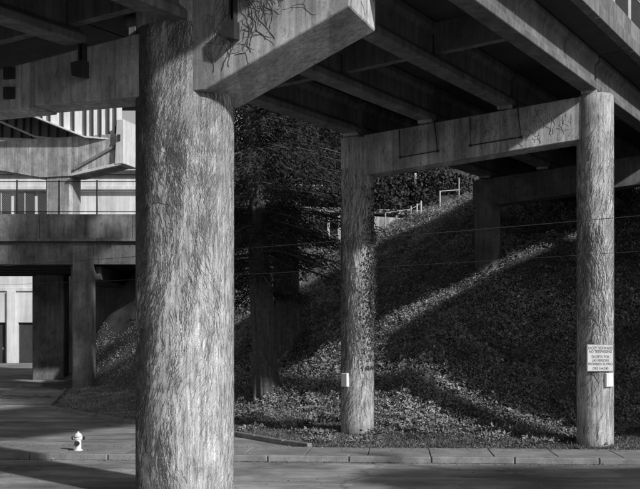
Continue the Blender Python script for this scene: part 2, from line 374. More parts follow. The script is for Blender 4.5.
# ---- neighbouring cap at the far left
pier0 = thing('side_pier', (PA.x-4.9*.935, PA.y+4.9*.354+.25, -.05), 'shaded concrete pier cap at the far left edge', 'pier')
def capB(s, o, z): return capA(s, o-.3, z)
MB().sweep([[capB(s, o, z) for s, z in [(-7.5, 7.6), (-2.97, 7.6), (-2.97, 8.56), (-7.5, 8.1)]] for o in (.9, .25)]).build('cap', 'concrete', pier0, bevel=.02)
cB = capB(-5.6, .1, 0)
MB().sweep([[(cB.x+.7*math.cos(q), cB.y+.7*math.sin(q), z) for q in np.linspace(0, 2*math.pi, 33)[:-1]] for z in (-.06, 4, 7.62)]).build('column', 'concrete_col', pier0, smooth=True)
for z in (7.95, 8.35):
    p = capB(-3.62, .9, z); MB().tube([p, p+NF*.10], .08, 8).build('anchor_bolt', 'iron', pier0)
    MB().box(p.x-.14, p.x+.10, p.y-.05, p.y+.02, p.z-.12, p.z+.12).build('anchor_plate', 'iron', pier0)

# ---- pier 2: two columns and a cap
PB, PC = Vector((1.10, 29.4, 0)), Vector((7.43, 27.0, 0))
pier2 = thing('bridge_pier', ((PB.x+PC.x)/2, (PB.y+PC.y)/2, 0), 'two-column concrete pier frame standing at the foot of the ivy bank', 'pier')
def column(c, R, z0, z1, par, name='column', m='concrete_col'):
    zz = list(np.linspace(z0, z1-.05, 20)); rings = [[(c.x+R*math.cos(q), c.y+R*math.sin(q), z) for q in np.linspace(0, 2*math.pi, 49)[:-1]] for z in zz]
    rings.append([(c.x+(R-.04)*math.cos(q), c.y+(R-.04)*math.sin(q), z1) for q in np.linspace(0, 2*math.pi, 49)[:-1]])
    return MB().sweep(rings).build(name, m, par, smooth=True)
column(PB, .485, .1, 8.90, pier2); column(PC, .485, -.1, 9.58, pier2)
def cap2(s, o, z): p = B0+U*s+NF*o; return Vector((p.x, p.y, z))
def captop(s): return 8.90+.097*s
MB().sweep([[cap2(s, o, z) for s, z in [(.3, captop(.3)-1.16), (6.45, captop(6.45)-1.16), (6.45, captop(6.45)), (.3, captop(.3))]] for o in (.36, -.36)]).build('cap', 'concrete', pier2, bevel=.02)
for (sa, sb) in ((1.42, 2.52), (3.45, 4.85)):
    z = lambda s, d: captop(s)-d
    MB().tube([cap2(sa-.02, .40, z(sa, .05)), cap2(sa, .40, z(sa, .83)), cap2(sb, .40, z(sb, .83)), cap2(sb-.1, .40, z(sb, .02))], .018, 6).build('restrainer_rod', 'iron', pier2)
    for s, d in ((sa, .83), (sb, .83)):
        p = cap2(s, .362, z(s, d)); MB().tube([p, p+NF*.06], .04, 8).build('rod_clamp', 'iron', pier2)
# ---- pier 3
PD = B0+SPAN
pier3 = thing('bridge_pier', (PD.x, PD.y, 5.5), 'shaded concrete pier halfway up the ivy bank', 'pier')
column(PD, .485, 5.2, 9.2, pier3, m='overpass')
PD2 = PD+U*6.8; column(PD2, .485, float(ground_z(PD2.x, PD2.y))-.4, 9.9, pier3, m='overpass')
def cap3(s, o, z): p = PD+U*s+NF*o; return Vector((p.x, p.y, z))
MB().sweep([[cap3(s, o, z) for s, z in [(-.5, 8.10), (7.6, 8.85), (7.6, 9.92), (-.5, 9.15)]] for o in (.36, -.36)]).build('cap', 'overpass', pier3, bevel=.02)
# abutment wall at the end of the deck
pab = VP(3.3, 2.3)
ab = thing('abutment', (pab.x, pab.y, 8), 'dark concrete abutment where the deck meets the bank', 'abutment')
q = [VP(-1.2, 2.28), VP(7.9, 2.28), VP(7.9, 2.4), VP(-1.2, 2.4)]
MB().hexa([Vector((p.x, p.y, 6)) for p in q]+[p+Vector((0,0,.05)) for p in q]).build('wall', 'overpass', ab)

# ------------------------------------------------------------------ dry vines on the concrete (uncountable growth)
def vine_mesh(name, fpos, strands, label, m='vine'):
    """strands: list of (list of (a,b), width); fpos(a,b)->(point, normal)"""
    V, F = [], []
    for pts, w in strands:
        n = len(pts); P = []; Nn = []
        for a, b in pts:
            p, nn = fpos(a, b); P.append(p); Nn.append(nn)
        b0 = len(V)
        for i in range(n):
            t = P[min(i+1, n-1)]-P[max(i-1, 0)]; sd = t.cross(Nn[i])
            sd = sd.normalized() if sd.length > 1e-6 else Vector((1, 0, 0))
            ww = w*(1-.6*i/n)
            V += [P[i]+sd*ww-Nn[i]*.004, P[i]+Nn[i]*ww*1.3, P[i]-sd*ww-Nn[i]*.004]
        for i in range(n-1):
            k = b0+i*3; F += [(k, k+1, k+4, k+3), (k+1, k+2, k+5, k+4)]
    o = np_mesh(name, [tuple(v) for v in V], F, m)
    return tag(o, label, 'vines', kind='stuff')
def walk_strands(n, a_rng, b_rng, length, step, w, jitter, arc=1.0, lean=0.0, dens=None, branch=.35):
    out = []
    while len(out) < n:
        a = random.uniform(*a_rng); b = random.uniform(*b_rng)
        if dens and random.random() > dens(a, b): continue
        L = random.uniform(.3, 1)*length; th = random.gauss(lean, .35); pts = [(a, b)]; k = int(L/step)
        for i in range(k):
            th += random.gauss(0, jitter); th *= .93
            a += math.sin(th)*step/arc; b += math.cos(th)*step
            if b > b_rng[1] or not a_rng[0]-.1 < a < a_rng[1]+.1: break
            pts.append((a, b))
            if random.random() < branch*.12 and i > 2:
                aa, bb, t2 = a, b, th+random.choice((-1, 1))*random.uniform(.5, 1.1); q = [(aa, bb)]
                for j in range(random.randint(4, 12)):
                    t2 += random.gauss(0, jitter); aa += math.sin(t2)*step/arc; bb += math.cos(t2)*step
                    if bb > b_rng[1] or not a_rng[0]-.1 < aa < a_rng[1]+.1: break
                    q.append((aa, bb))
                if len(q) > 2: out.append((q, w*.6))
        if len(pts) > 3: out.append((pts, w*random.uniform(.5, 1.2)))
    return out
def hatch(n, a_rng, b_rng, length, step, w, arc, dens, amp=.55, f=1.0):
    out = []; ph = [random.uniform(0, 6.28) for _ in range(6)]
    def th0(a, b): return amp*(math.sin(a*2.3*f+b*1.1*f+ph[0])+.7*math.sin(b*2.3*f-a*3.1*f+ph[1])+.5*math.sin(a*6*f+b*.7*f+ph[2]))*.7+.15
    while len(out) < n:
        a = random.uniform(*a_rng); b = random.uniform(*b_rng)
        if random.random() > dens(a, b): continue
        dev = random.gauss(0, .20); pts = [(a, b)]
        for i in range(int(random.uniform(.3, 1)**1.5*length/step)+3):
            t = th0(a, b)+dev+random.gauss(0, .20); a += math.sin(t)*step/arc; b += math.cos(t)*step
            if b > b_rng[1]: break
            pts.append((a, b))
        if len(pts) > 2: out.append((pts, w*random.uniform(.4, 1.3)))
    return out
def on_cyl(c, R):
    def f(a, b):
        n = Vector((math.cos(a), math.sin(a), 0)); return Vector((c.x, c.y, b))+n*(R+.004), n
    return f
# foreground column: dense tracery, thinner on the right-hand side towards the ground
def densA(a, b):
    d = (a+math.pi/2)   # 0 = facing the camera, negative = left
    cl = .5+.5*math.sin(a*6.3+1.7*math.sin(b*.9))*math.sin(b*1.15+2*math.sin(a*2.1))
    return max(.04, min(1, (.55-(.27 if d < 0 else .42)*d+.09*(b-4))*(.10+1.35*cl*cl)))
sA = hatch(17000, (-math.pi*1.05, .15), (-.05, 8.9), .17, .03, .0023, RA, densA, .34)
sA += walk_strands(26, (-math.pi*1.05, .0), (-.05, 6.5), 4.0, .06, .0075, .15, RA, .06, densA, .8)
vine_mesh('dry_vine', on_cyl(PA, RA), sA, 'tangle of dry vine stems covering the big foreground column')
sC = hatch(1900, (-math.pi*1.05, .15), (.3, 9.0), .4, .035, .003, .485, lambda a, b: .10+.9*max(0, 1-abs(b-5.0)/3.6)*(1.0 if b > 2.2 else .3), .4)
sC += walk_strands(26, (-math.pi*1.0, .0), (1.5, 5), 3.5, .06, .008, .22, .485, 0, None, 1.5)
vine_mesh('dry_vine', on_cyl(PC, .485), sC, 'dry vine stems on the column carrying the sign')
sB = hatch(2800, (-math.pi*1.05, .15), (.45, 8.0), .4, .035, .0032, .485, lambda a, b: .25+.75*max(0, 1-abs(b-4.2)/3.2), .35)
sB += walk_strands(34, (-math.pi*1.0, .0), (.5, 4), 4, .06, .008, .2, .485, 0, None, 1.5)
vine_mesh('dry_vine', on_cyl(PB, .485), sB, 'dry vine stems on the left column of the two-column pier')
def on_cap1(a, b): return capA(a, HW+.004, b), NF
sK = walk_strands(150, (.9, 3.5), (7.75, 9.6), 1.8, .05, .0065, .34, 1.0, .3, lambda a, b: 1 if b > 7.75+max(0, a-.8)*.43 else 0, 1.2)
vine_mesh('dry_vine', on_cap1, sK, 'dry vine branches on the face of the tapered cap')
sK = walk_strands(14, (-.7, .7), (8.85, 9.5), .8, .05, .008, .4, 1.0, 0, None, 1)
vine_mesh('dry_vine', lambda a, b: (capA(3.62, a, b)+U*.004, U), sK, 'few dry vine stems on the bright end of the tapered cap')
sK = walk_strands(150, (.5, 6.2), (0, 1.0), .6, .04, .0035, .4, 1.0, .0, lambda a, b: min(1, .1+a/6), 1)
vine_mesh('dry_vine', lambda a, b: (cap2(a, .365, captop(a)-1.12+b), NF), sK, 'thin dry vine stems on the cap of the two-column pier')
# leafy ivy climbing the left column
n = 1100; th = RNG.normal(-math.pi/2+.95, .36, n); zz = RNG.normal(4.6, 1.25, n)
zz = np.clip(zz, 2.2, 7.4); Nn = np.stack([np.cos(th), np.sin(th), 0*th], 1)
P = np.array([PB.x, PB.y, 0])+Nn*(.49+RNG.random((n, 1))*.10); P[:, 2] = zz
D = RNG.normal(0, 1, (n, 3)); D -= Nn*(D*Nn).sum(1, keepdims=True)*.7
tag(leaf_cloud('climbing_ivy', P, D, Nn, RNG.uniform(.05, .09, n), RNG.uniform(.04, .07, n), 'ivy_dark'), 'dark ivy leaves clinging to the left column of the two-column pier', 'ivy', kind='stuff')

# ------------------------------------------------------------------ sign and small boxes on the columns
def front(c, R, deg):     # point and outward normal on a column, deg from facing the camera, + = right
    a = math.radians(-90+deg); n = Vector((math.cos(a), math.sin(a), 0)); return c+n*R, n
sgn_p = Vector((PC.x-.005, PC.y-.485-.03, 0)); zc = EYE+(340-358)*.0265
sign = thing('notice_sign', (sgn_p.x, sgn_p.y, zc), 'square bilingual no trespassing sign on the right column', 'sign')
MB().box(sgn_p.x-.36, sgn_p.x+.36, sgn_p.y-.006, sgn_p.y+.006, zc-.36, zc+.36).build('panel', 'signface', sign, bevel=.003)
bd = MB()
for x0, x1, z0, z1 in ((-.352, .352, .340, .352), (-.352, .352, -.352, -.340), (-.352, -.340, -.340, .340), (.340, .352, -.340, .340)):
    bd.box(sgn_p.x+x0, sgn_p.x+x1, sgn_p.y-.009, sgn_p.y-.0065, zc+z0, zc+z1)
bd.build('border', 'black', sign)
for sx in (-.05, .05): MB().box(sgn_p.x+sx*4-.02, sgn_p.x+sx*4+.02, sgn_p.y+.0065, sgn_p.y+.09, zc-.30, zc+.30).build('bracket', 'galv', sign)
for txt, dz, wmax, h in (('EXCEPT SIDEWALKS', .262, .64, .075), ('NO TRESPASSING', .168, .60, .075), ('EXCEPTO POR', .03, .46, .07), ('LAS VEREDAS', -.065, .44, .07), ('PROHIBIDO EL PASO', -.16, .64, .07), ('ORS 164.245', -.275, .42, .065)):
    cu = bpy.data.curves.new('lettering', 'FONT'); cu.body = txt; cu.size = .1; cu.align_x = 'CENTER'; cu.extrude = .0006; cu.offset = .0012
    to = bpy.data.objects.new('tmp', cu); COL.objects.link(to)
    dg = bpy.context.evaluated_depsgraph_get(); me = bpy.data.meshes.new_from_object(to.evaluated_get(dg))
    bpy.data.objects.remove(to); bpy.data.curves.remove(cu)
    co = np.empty(len(me.vertices)*3, np.float32); me.vertices.foreach_get('co', co); co = co.reshape(-1, 3)
    wx = co[:, 0].max()-co[:, 0].min(); hy = co[:, 1].max()-co[:, 1].min(); cx = (co[:, 0].max()+co[:, 0].min())/2
    new = np.stack([sgn_p.x+(co[:, 0]-cx)*wmax/wx, sgn_p.y-.0072-co[:, 2], zc+dz-h/2+(co[:, 1]-co[:, 1].min())*h/hy], 1)
    me.vertices.foreach_set('co', new.astype(np.float32).ravel()); me.materials.clear(); me.materials.append(M['black']); me.update()
    link('lettering', me, sign)
def small_box(c, R, deg, z, w, h, label):
    p, n = front(c, R, deg); t = Vector((-n.y, n.x, 0))
    o = thing('utility_box', (p.x, p.y, z), label, 'box')
    q = lambda w2, d0, d1, h2: [Vector((p.x, p.y, z-h2/2))+t*-w2/2+n*d1, Vector((p.x, p.y, z-h2/2))+t*w2/2+n*d1, Vector((p.x, p.y, z-h2/2))+t*w2/2+n*d0, Vector((p.x, p.y, z-h2/2))+t*-w2/2+n*d0]
    a = q(w, -.05, .06, h); MB().hexa(a+[v+Vector((0, 0, h)) for v in a]).build('body', 'white', o, bevel=.012)
    a = q(w*.92, .061, .07, h*.92); MB().hexa(a+[v+Vector((0, 0, h*.92)) for v in a]).build('cover', 'white', o, bevel=.004)
small_box(PC, .485, 28, EYE-40*.0266, .26, .38, 'small white plate box just below the sign')
small_box(PB, .485, -47, EYE-40*.0291, .24, .40, 'small pale box on the left column of the two-column pier')

# ------------------------------------------------------------------ ground cover
def scatter(n, x0, x1, y0, y1, keep):
    out = []
    tot = 0
    while tot < n:
        x = RNG.uniform(x0, x1, n); y = RNG.uniform(y0, y1, n); k = keep(x, y); out.append(np.stack([x[k], y[k]], 1)); tot += k.sum()
    return np.concatenate(out)[:n]
def tnormal(x, y):
    e = .15; zx = (ground_z(x+e, y)-ground_z(x-e, y))/(2*e); zy = (ground_z(x, y+e)-ground_z(x, y-e))/(2*e)
    N = np.stack([-zx, -zy, np.ones_like(zx)], 1); return N/np.linalg.norm(N, axis=1, keepdims=True)
def wob(x, y): return np.sin(x*.8+1)*.7+np.sin(x*2.3+y)*.4+np.sin(y*1.1)*.3
def ivy_zone(x, y):
    d = toe_dist(x, y); return (d > 2.5+wob(x, y)*.6) & (np.abs(x-.13*y) < 11) & (x > -4.5-.15*(y-40)) & (ground_z(x, y) < 11)
def far_clump(x, y): return .5+.5*np.sin(x*1.9+np.sin(y*1.3)*2)*np.sin(y*1.6+np.sin(x*1.1)*2)
n = 400000; XY = scatter(n, -9, 16, 27, 50, ivy_zone); x, y = XY[:, 0], XY[:, 1]
N = tnormal(x, y); z = ground_z(x, y); cl = far_clump(x, y)
LS = np.clip(RNG.lognormal(-3.1, .45, n), .02, .13)*(.7+.6*far_clump(x*.7+3, y*.6))
c2 = far_clump(x*2.6+1, y*2.9)*(.4+.6*far_clump(x*5.1, y*4.7+2))
P = np.stack([x, y, z], 1)+N*(RNG.random((n, 1))**.7*(.03+.16*cl+.36*c2)[:, None])
D = RNG.normal(0, 1, (n, 3))*.8+np.array([0, -.55, -.25]); LN = N+RNG.normal(0, .45, (n, 3))
tag(leaf_cloud('ivy', P, D, LN, LS*RNG.uniform(.9, 1.2, n), LS*RNG.uniform(.7, 1.05, n), 'ivy'), 'ivy covering the whole bank under the viaduct', 'ivy', kind='stuff')
def grass_zone(x, y):
    d = toe_dist(x, y); return (d > .16) & (d < 4.2+wob(x, y)*.9) & (y < 58) & (np.abs(x-.02*y) < 14)
def grass_patch(name, n, x0, x1, zone, m, label, hmax):
    XY = scatter(n, x0, x1, 25.4, 58, zone); x, y = XY[:, 0], XY[:, 1]
    P = np.stack([x, y, ground_z(x, y)-.01], 1); D = RNG.normal(0, .6, (n, 3)); D[:, 2] = RNG.uniform(.25, 1.0, n)
    LN = RNG.normal(0, 1, (n, 3)); LN[:, 2] = .3; hv = (.35+.65*far_clump(x*1.7, y*1.9))
    tag(leaf_cloud(name, P, D, LN, RNG.uniform(.05, hmax, n)*hv, RNG.uniform(.012, .03, n), m), label, 'grass', kind='stuff')
grass_patch('grass', 52000, -4.2, 14, grass_zone, 'grass', 'rough dark grass and weeds along the sidewalk under the viaduct', .19)
grass_patch('lit_dry_grass', 36000, -14, -4.2, grass_zone, 'lit_dry_grass', 'dry grass, paled to carry the light on the low bank at the left behind the foreground column', .15)  # paler than the other grass, light of the bank put into the colour
# weeds with broad leaves between grass and ivy
n = 9000; XY = scatter(n, -4, 14, 26, 33, lambda x, y: (toe_dist(x, y) > .5) & (toe_dist(x, y) < 4.5) & (far_clump(x*1.3+2, y) > .62)); x, y = XY[:, 0], XY[:, 1]
P = np.stack([x, y, ground_z(x, y)+RNG.random(n)*.12], 1); D = RNG.normal(0, 1, (n, 3)); D[:, 2] = np.abs(D[:, 2])*.6
tag(leaf_cloud('weeds', P, D, np.array([0, 0, 1.])+RNG.normal(0, .5, (n, 3)), RNG.uniform(.05, .16, n), RNG.uniform(.03, .08, n), 'ivy'), 'broad-leaved weeds growing between the grass and the ivy', 'weeds', kind='stuff')
# dead leaves on sidewalk, gutter and lot
n = 2600; x = RNG.uniform(-13, 13, n); k = RNG.random(n); v = np.where(k < .45, -np.abs(RNG.normal(0, .12, n))-.03, np.where(k < .8, 2.02-np.abs(RNG.normal(0, .25, n)), RNG.uniform(-4, 1.9, n)))
y = y_walk(x)+v; z = np.where(v < 0, .012, .168)
P = np.stack([x, y, z], 1); D = RNG.normal(0, 1, (n, 3)); D[:, 2] *= .12
tag(leaf_cloud('leaf_litter', P, D, np.array([0, 0, 1.])+RNG.normal(0, .25, (n, 3)), RNG.uniform(.03, .09, n), RNG.uniform(.02, .05, n), 'litter'), 'dead leaves scattered in the gutter and on the sidewalk', 'leaves', kind='stuff')

# ------------------------------------------------------------------ trees
def conifer(name, px, py, Hh, r0, lean, label, crown0, nlimb, seed, spread, m='needle', group=None, cards=52):
    rnd = random.Random(seed); rg = np.random.default_rng(seed)
    z0 = float(ground_z(px, py))-1.3*r0-.2
    t = thing(name, (px, py, z0), label, 'tree', group)
    rings = []; nz = 60; axis = lambda f: Vector((px+lean[0]*f*Hh*.35/(1+0), py+lean[1]*f*Hh*.35, z0+f*Hh))
    lob = [rnd.uniform(0, 6.28) for _ in range(4)]
    for i in range(nz):
        f = (i/(nz-1))**1.3; c = axis(f); r = r0*(1+.04*math.sin(f*37))*(1-f)**.85*(1+.55*math.exp(-f*Hh/.5))+.02
        rings.append([(c.x+r*(1+.06*math.sin(7*q+lob[0]+f*4)+.05*math.sin(13*q+lob[1]-f*9)+.045*math.sin(21*q+lob[3]+f*23)+.09*math.exp(-f*9)*math.sin(5*q+lob[2]))*math.cos(q),
                       c.y+r*(1+.06*math.sin(7*q+lob[0]+f*4)+.05*math.sin(13*q+lob[1]-f*9)+.045*math.sin(21*q+lob[3]+f*23))*math.sin(q), c.z) for q in np.linspace(0, 2*math.pi, 65)[:-1]])
    MB().sweep(rings).build('trunk', 'bark', t, smooth=True)
    lb = MB(); Ps, Ds, Ls = [], [], []
    for i in range(nlimb):
        f = crown0+(1-crown0)*(i+rnd.random())/nlimb; a = rnd.uniform(0, 2*math.pi); L = spread*(1-(f-crown0)/(1-crown0)*.8)*rnd.uniform(.45, 1.1)
        p0 = axis(f); dr = Vector((math.cos(a), math.sin(a), 0)); pts = []
        for k in range(7):
            s = k/6; pts.append(p0+dr*L*s+Vector((0, 0, L*(.10*s-.42*s*s+.12*s**4)))+Vector((rnd.gauss(0, .05), rnd.gauss(0, .05), 0))*s*L*.3)
        lb.tube(pts, [.05*(1-s/7)+.008 for s in range(7)], 4)
        for k in range(cards):
            s = rnd.uniform(.18, 1)**.8; q = s*6; j = min(5, int(q)); b = pts[j].lerp(pts[j+1], q-j)
            side = dr.cross(Vector((0, 0, 1)))*rnd.choice((-1, 1))
            off = rnd.uniform(0, .34)*L*(1.1-s*.6)
            c = b+side*off+Vector((rnd.gauss(0, .06), rnd.gauss(0, .06), -off*.35+rnd.gauss(0, .08)))
            for _ in range(7):
                Ps.append((c.x+rnd.gauss(0, .13), c.y+rnd.gauss(0, .13), c.z+rnd.gauss(0, .10)))
                d = side*rnd.uniform(.2, 1)+dr*rnd.uniform(.1, .9)+Vector((rnd.gauss(0, .3), rnd.gauss(0, .3), -rnd.uniform(.2, .9))); Ds.append(tuple(d))
                Ls.append(rnd.uniform(.08, .22))
    lb.build('limbs', 'bark', t)
    P, D, L = np.array(Ps), np.array(Ds), np.array(Ls)
    leaf_cloud('crown', P, D, rg.normal(0, 1, P.shape), L, L*rg.uniform(.14, .30, len(L)), m, t)
    return t
conifer('conifer_tree', -1.85, 35.8, 21, .42, (-.17, 0), 'dark conifer with a bare leaning trunk, front one of the pair', .22, 260, 3, 3.6)
conifer('conifer_tree', -1.2, 39.6, 24, .52, (-.09, .0), 'thick-trunked dark conifer just behind the leaning one', .22, 270, 5, 4.0)
conifer('conifer_tree', -5.6, 45.5, 20, .35, (0, 0), 'dark conifer mostly hidden behind the foreground column', .10, 70, 8, 3.6)
def leafy(name, px, py, Hh, R, label, seed, group, nl=5200, z=None):
    rnd = random.Random(seed); rg = np.random.default_rng(seed); z0 = (float(ground_z(px, py)) if z is None else z)-.2
    t = thing(name, (px, py, z0), label, 'tree', group)
    m = MB(); m.tube([(px, py, z0), (px+.1, py, z0+Hh*.3), (px+.2, py, z0+Hh*.7)], [Hh*.03, Hh*.02, .03], 7)
    cs = []
    for i in range(13):
        a = rnd.uniform(0, 6.28); rr = R*rnd.uniform(.1, .75); zz = z0+Hh*rnd.uniform(.3, .95); c = (px+rr*math.cos(a), py+rr*math.sin(a), zz)
        cs.append((c, R*rnd.uniform(.25, .5))); m.tube([(px+.1, py, z0+Hh*.28), ((px+c[0])/2, (py+c[1])/2, (z0+Hh*.3+zz)/2+.2), c], [Hh*.012, Hh*.008, .02], 5)
    m.build('trunk', 'bark', t)
    Ps = []
    for c, r in cs:
        k = nl//13; d = rg.normal(0, 1, (k, 3)); d /= np.linalg.norm(d, axis=1, keepdims=True); Ps.append(np.array(c)+d*r*(rg.random((k, 1))**.45)*np.array([1, 1, .85]))
    P = np.concatenate(Ps); D = rg.normal(0, 1, P.shape); D[:, 2] -= .3
    leaf_cloud('crown', P, D, rg.normal(0, 1, P.shape), rg.uniform(.16, .34, len(P)), rg.uniform(.10, .22, len(P)), 'leafbg', t)
    return t
spots = [(3, 66, 8, 3.4, 'bushy tree on the hill behind the guardrail'), (7.5, 68, 9, 3.6, 'tall bushy tree on the hill above the white post'), (11, 66, 8, 3.4, 'round tree on the hill behind the pipe fence'), (5, 76, 10, 4.5, 'broad tree higher up the hillside'),
         (-3, 64, 9, 3.6, 'bushy tree on the hill seen between the conifer branches'), (0, 72, 10, 4, 'broad tree on the hill behind the conifers'), 
         (13, 76, 10, 4.5, 'broad tree at the right end of the hillside')]
for i, (a, b, h, r, lab) in enumerate(spots): leafy('hill_tree', a, b, h, r, lab, 40+i, 'trees on the hill behind')

def bush_mesh(seed, R):
    rg = np.random.default_rng(seed); n = 2600; d = rg.normal(0, 1, (n, 3)); d /= np.linalg.norm(d, axis=1, keepdims=True)
    c = rg.normal(0, .42, (9, 3))*R; c[:, 2] = np.abs(c[:, 2])*.8+.3*R; k = rg.integers(0, 9, n)
    P = c[k]+d*(rg.random((n, 1))**.4)*R*.5; P[:, 2] = np.maximum(P[:, 2], 0)
    D = rg.normal(0, 1, (n, 3)); o = leaf_cloud('foliage', P, D, rg.normal(0, 1, (n, 3)), rg.uniform(.12, .3, n), rg.uniform(.08, .2, n), 'leafbg')
    m = MB()
    for q in c: m.tube([(0, 0, -.2), (q[0]*.5, q[1]*.5, q[2]*.6), tuple(q)], [.07, .05, .02], 5)
    s = m.build('stems', 'bark'); me = o.data, s.data
    bpy.data.objects.remove(o); bpy.data.objects.remove(s); return me
BM = [bush_mesh(90+i, 1.7) for i in range(3)]
rb_ = random.Random(4)
for i in range(34):
    yy = rb_.uniform(59.5, 84); xx = rb_.uniform(.01, .19)*yy if i < 24 else rb_.uniform(-.09, .01)*yy
    t = thing('hill_bush', (xx, yy, float(ground_z(xx, yy))-.1), 'leafy bush growing on the dark hillside behind the guardrails', 'bush', 'bushes on the hillside'); t.rotation_euler.z = rb_.uniform(0, 6.28); t.scale = [rb_.uniform(.7, 1.25)]*3
    for nm, me in zip(('foliage', 'stems'), BM[i % 3]):
        o = bpy.data.objects.new(nm, me); COL.objects.link(o); o.parent = t

# ------------------------------------------------------------------ upper road behind the bank: barrier and guardrail standing in for light streaks, pipe fence
rb = thing('streak_barrier', (4, 51.5, 7.5), 'concrete barrier standing in for a bright light streak on the upper road', 'barrier')
xsb = np.arange(.9, 7.6, 1.3)
for a, b in zip(xsb[:-1], xsb[1:]):
    def ring(x):
        y = 51.5+.012*(x-2)**2; zt = 9.35-.05*(x-2.7); zb = min(7.2, zt-1)
        return [(x, y-.22, zb), (x, y+.22, zb), (x, y+.16, zb+.4), (x, y+.07, zt), (x, y-.07, zt), (x, y-.16, zb+.4)]
    MB().sweep([ring(a+.01), ring(b-.01)]).build('barrier_block', 'concrete', rb, bevel=.01)
for yy, z0, lab in ((58.5, 10.6, 'pale guardrail standing in for a light streak on the hillside, lower one'), (63.0, 12.6, 'pale guardrail standing in for a light streak on the hillside, upper one')):
    gr = thing('guardrail', (4, yy, z0-1), lab, 'guardrail')
    pr = [(-.02, -.16), (-.07, -.10), (-.02, -.02), (-.02, .02), (-.07, .10), (-.02, .16), (.0, .16), (.0, -.16)]
    MB().sweep([[(x, yy+a, z0+b-.03*x) for a, b in pr] for x in (-6, 14)]).build('beam', 'concrete', gr)
    for x in np.arange(-5.5, 14, 2.0):
        gz = float(ground_z(x, yy+.1)); MB().box(x-.07, x+.07, yy+.003, yy+.15, gz-.1, z0+.2-.03*x).build('post', 'galv', gr)
pf = thing('pipe_fence', (5, 49, 8.5), 'pale pipe fence climbing the crest of the ivy bank', 'fence')
tops = []
for px_, py0, Y, r in ((385.5, 213, 48.5, .03), (411, 206, 48.9, .03), (417, 204, 49.0, .045), (421, 201, 49.1, .045), (440, 191, 49.3, .04), (459, 178, 49.6, .03)):
    p = unproj(px_, py0, Y); gz = float(ground_z(p.x, Y)); MB().tube([(p.x, Y, gz-.3), (p.x, Y, p.z)], r, 8).build('post', 'galv', pf); tops.append(p)
MB().tube([tops[4]-Vector((0,0,.02)), unproj(459, 190, 49.6)], .022, 6).build('rail', 'galv', pf)
MB().tube([tops[0], tops[1]-Vector((0,0,.15)), tops[2]-Vector((0,0,.1)), tops[3]-Vector((0,0,.1))], .014, 6).build('rail', 'galv', pf)
wp = unproj(415.5, 184, 60)
lp = thing('bright_spot_post', (wp.x, 60, float(ground_z(wp.x, 60))), 'small white post standing in for a bright spot of light on the hillside', 'post')
gz = float(ground_z(wp.x, 60)); MB().tube([(wp.x, 60, gz-.2), (wp.x, 60, wp.z)], .03, 6).build('pole', 'iron', lp)
MB().box(wp.x-.07, wp.x+.07, 59.93, 60.07, wp.z, wp.z+.62).build('plate', 'white', lp, bevel=.02)  # white plate stands in for a distant bright light

# ------------------------------------------------------------------ fire hydrant
hx, hy = -6.25, 25.85; hz = .15
hy_t = thing('fire_hydrant', (hx, hy, hz), 'white fire hydrant with dark caps on the sidewalk', 'hydrant')
MB().lathe((hx, hy, hz-.01), [(.15, 0), (.15, .035), (.10, .04), (.095, .36), (.13, .37), (.13, .41), (.10, .415), (.10, .46)], 20).build('barrel', 'white', hy_t, smooth=False)
MB().lathe((hx, hy, hz), [(.135, .451), (.135, .475), (.12, .48), (.105, .53), (.065, .57), (.03, .585), (.03, .62), (.0, .62)], 20).build('bonnet', 'white', hy_t)
for sg in (-1, 1):
    c = MB(); c.tube([(hx+sg*.08, hy, hz+.40), (hx+sg*.15, hy, hz+.40)], .05, 12); c.build('nozzle', 'white', hy_t)
    cp = MB().tube([(hx+sg*.151, hy, hz+.40), (hx+sg*.20, hy, hz+.40)], .06, 12).build('nozzle_cap', 'iron', hy_t)
    MB().tube([(hx+sg*.20, hy, hz+.40), (hx+sg*.225, hy, hz+.40)], .022, 5).build('cap_nut', 'iron', cp).location = -Vector((hx, hy, hz))+Vector((hx, hy, hz))
MB().tube([(hx, hy-.08, hz+.24), (hx, hy-.15, hz+.24)], .075, 14).build('nozzle', 'white', hy_t)
MB().tube([(hx, hy-.151, hz+.24), (hx, hy-.20, hz+.24)], .085, 14).build('nozzle_cap', 'iron', hy_t)

hy_t.scale = (.80, .80, .78)

# ------------------------------------------------------------------ lower overpass at the left, with its fence
lo = thing('lower_overpass', (-12.4, 52.6, .3), 'stained concrete overpass with a low parapet at the left', 'bridge')
X0, X1 = -34, -5.0
for a in np.arange(X0, X1-.1, 4.833): MB().box(a+.008, a+4.825, 52.3, 52.6, 8.32, 9.58).build('parapet', 'overpass', lo, bevel=.02)
MB().box(X0, X1, 52.18, 52.7, 8.14, 8.317).build('ledge', 'overpass', lo, bevel=.02)
MB().box(X0, X1, 52.42, 52.95, 6.95, 8.137).build('edge_beam', 'overpass', lo, bevel=.02)
MB().box(X0, X1, 52.97, 61.8, 8.0, 8.6).build('slab', 'soffit', lo)
for y in (54.8, 56.8, 58.8, 60.9): MB().box(X0, X1, y, y+.4, 6.9, 7.997).build('girder', 'soffit', lo)
MB().box(X0, X1, 61.82, 62.1, 7.6, 9.5).build('parapet', 'overpass', lo, bevel=.02)
def lcol(x, y, w, d, z1):
    z0 = float(min(ground_z(x-w/2, y), ground_z(x+w/2, y)))-.3
    return MB().box(x-w/2, x+w/2, y-d/2, y+d/2, z0, z1).build('column', 'overpass', lo, bevel=.06)
lcol(-12.4, 52.55, 1.05, .85, 7.9)
lcol(-26.5, 52.55, 1.05, .85, 7.9)
lcol(-16.15, 60.0, 1.9, 1.2, 6.895); lcol(-26.5, 60.0, 1.9, 1.2, 6.895)
MB().box(-13.2, -11.6, 52.97, 61.0, 6.2, 6.895).build('cross_beam', 'overpass', lo)
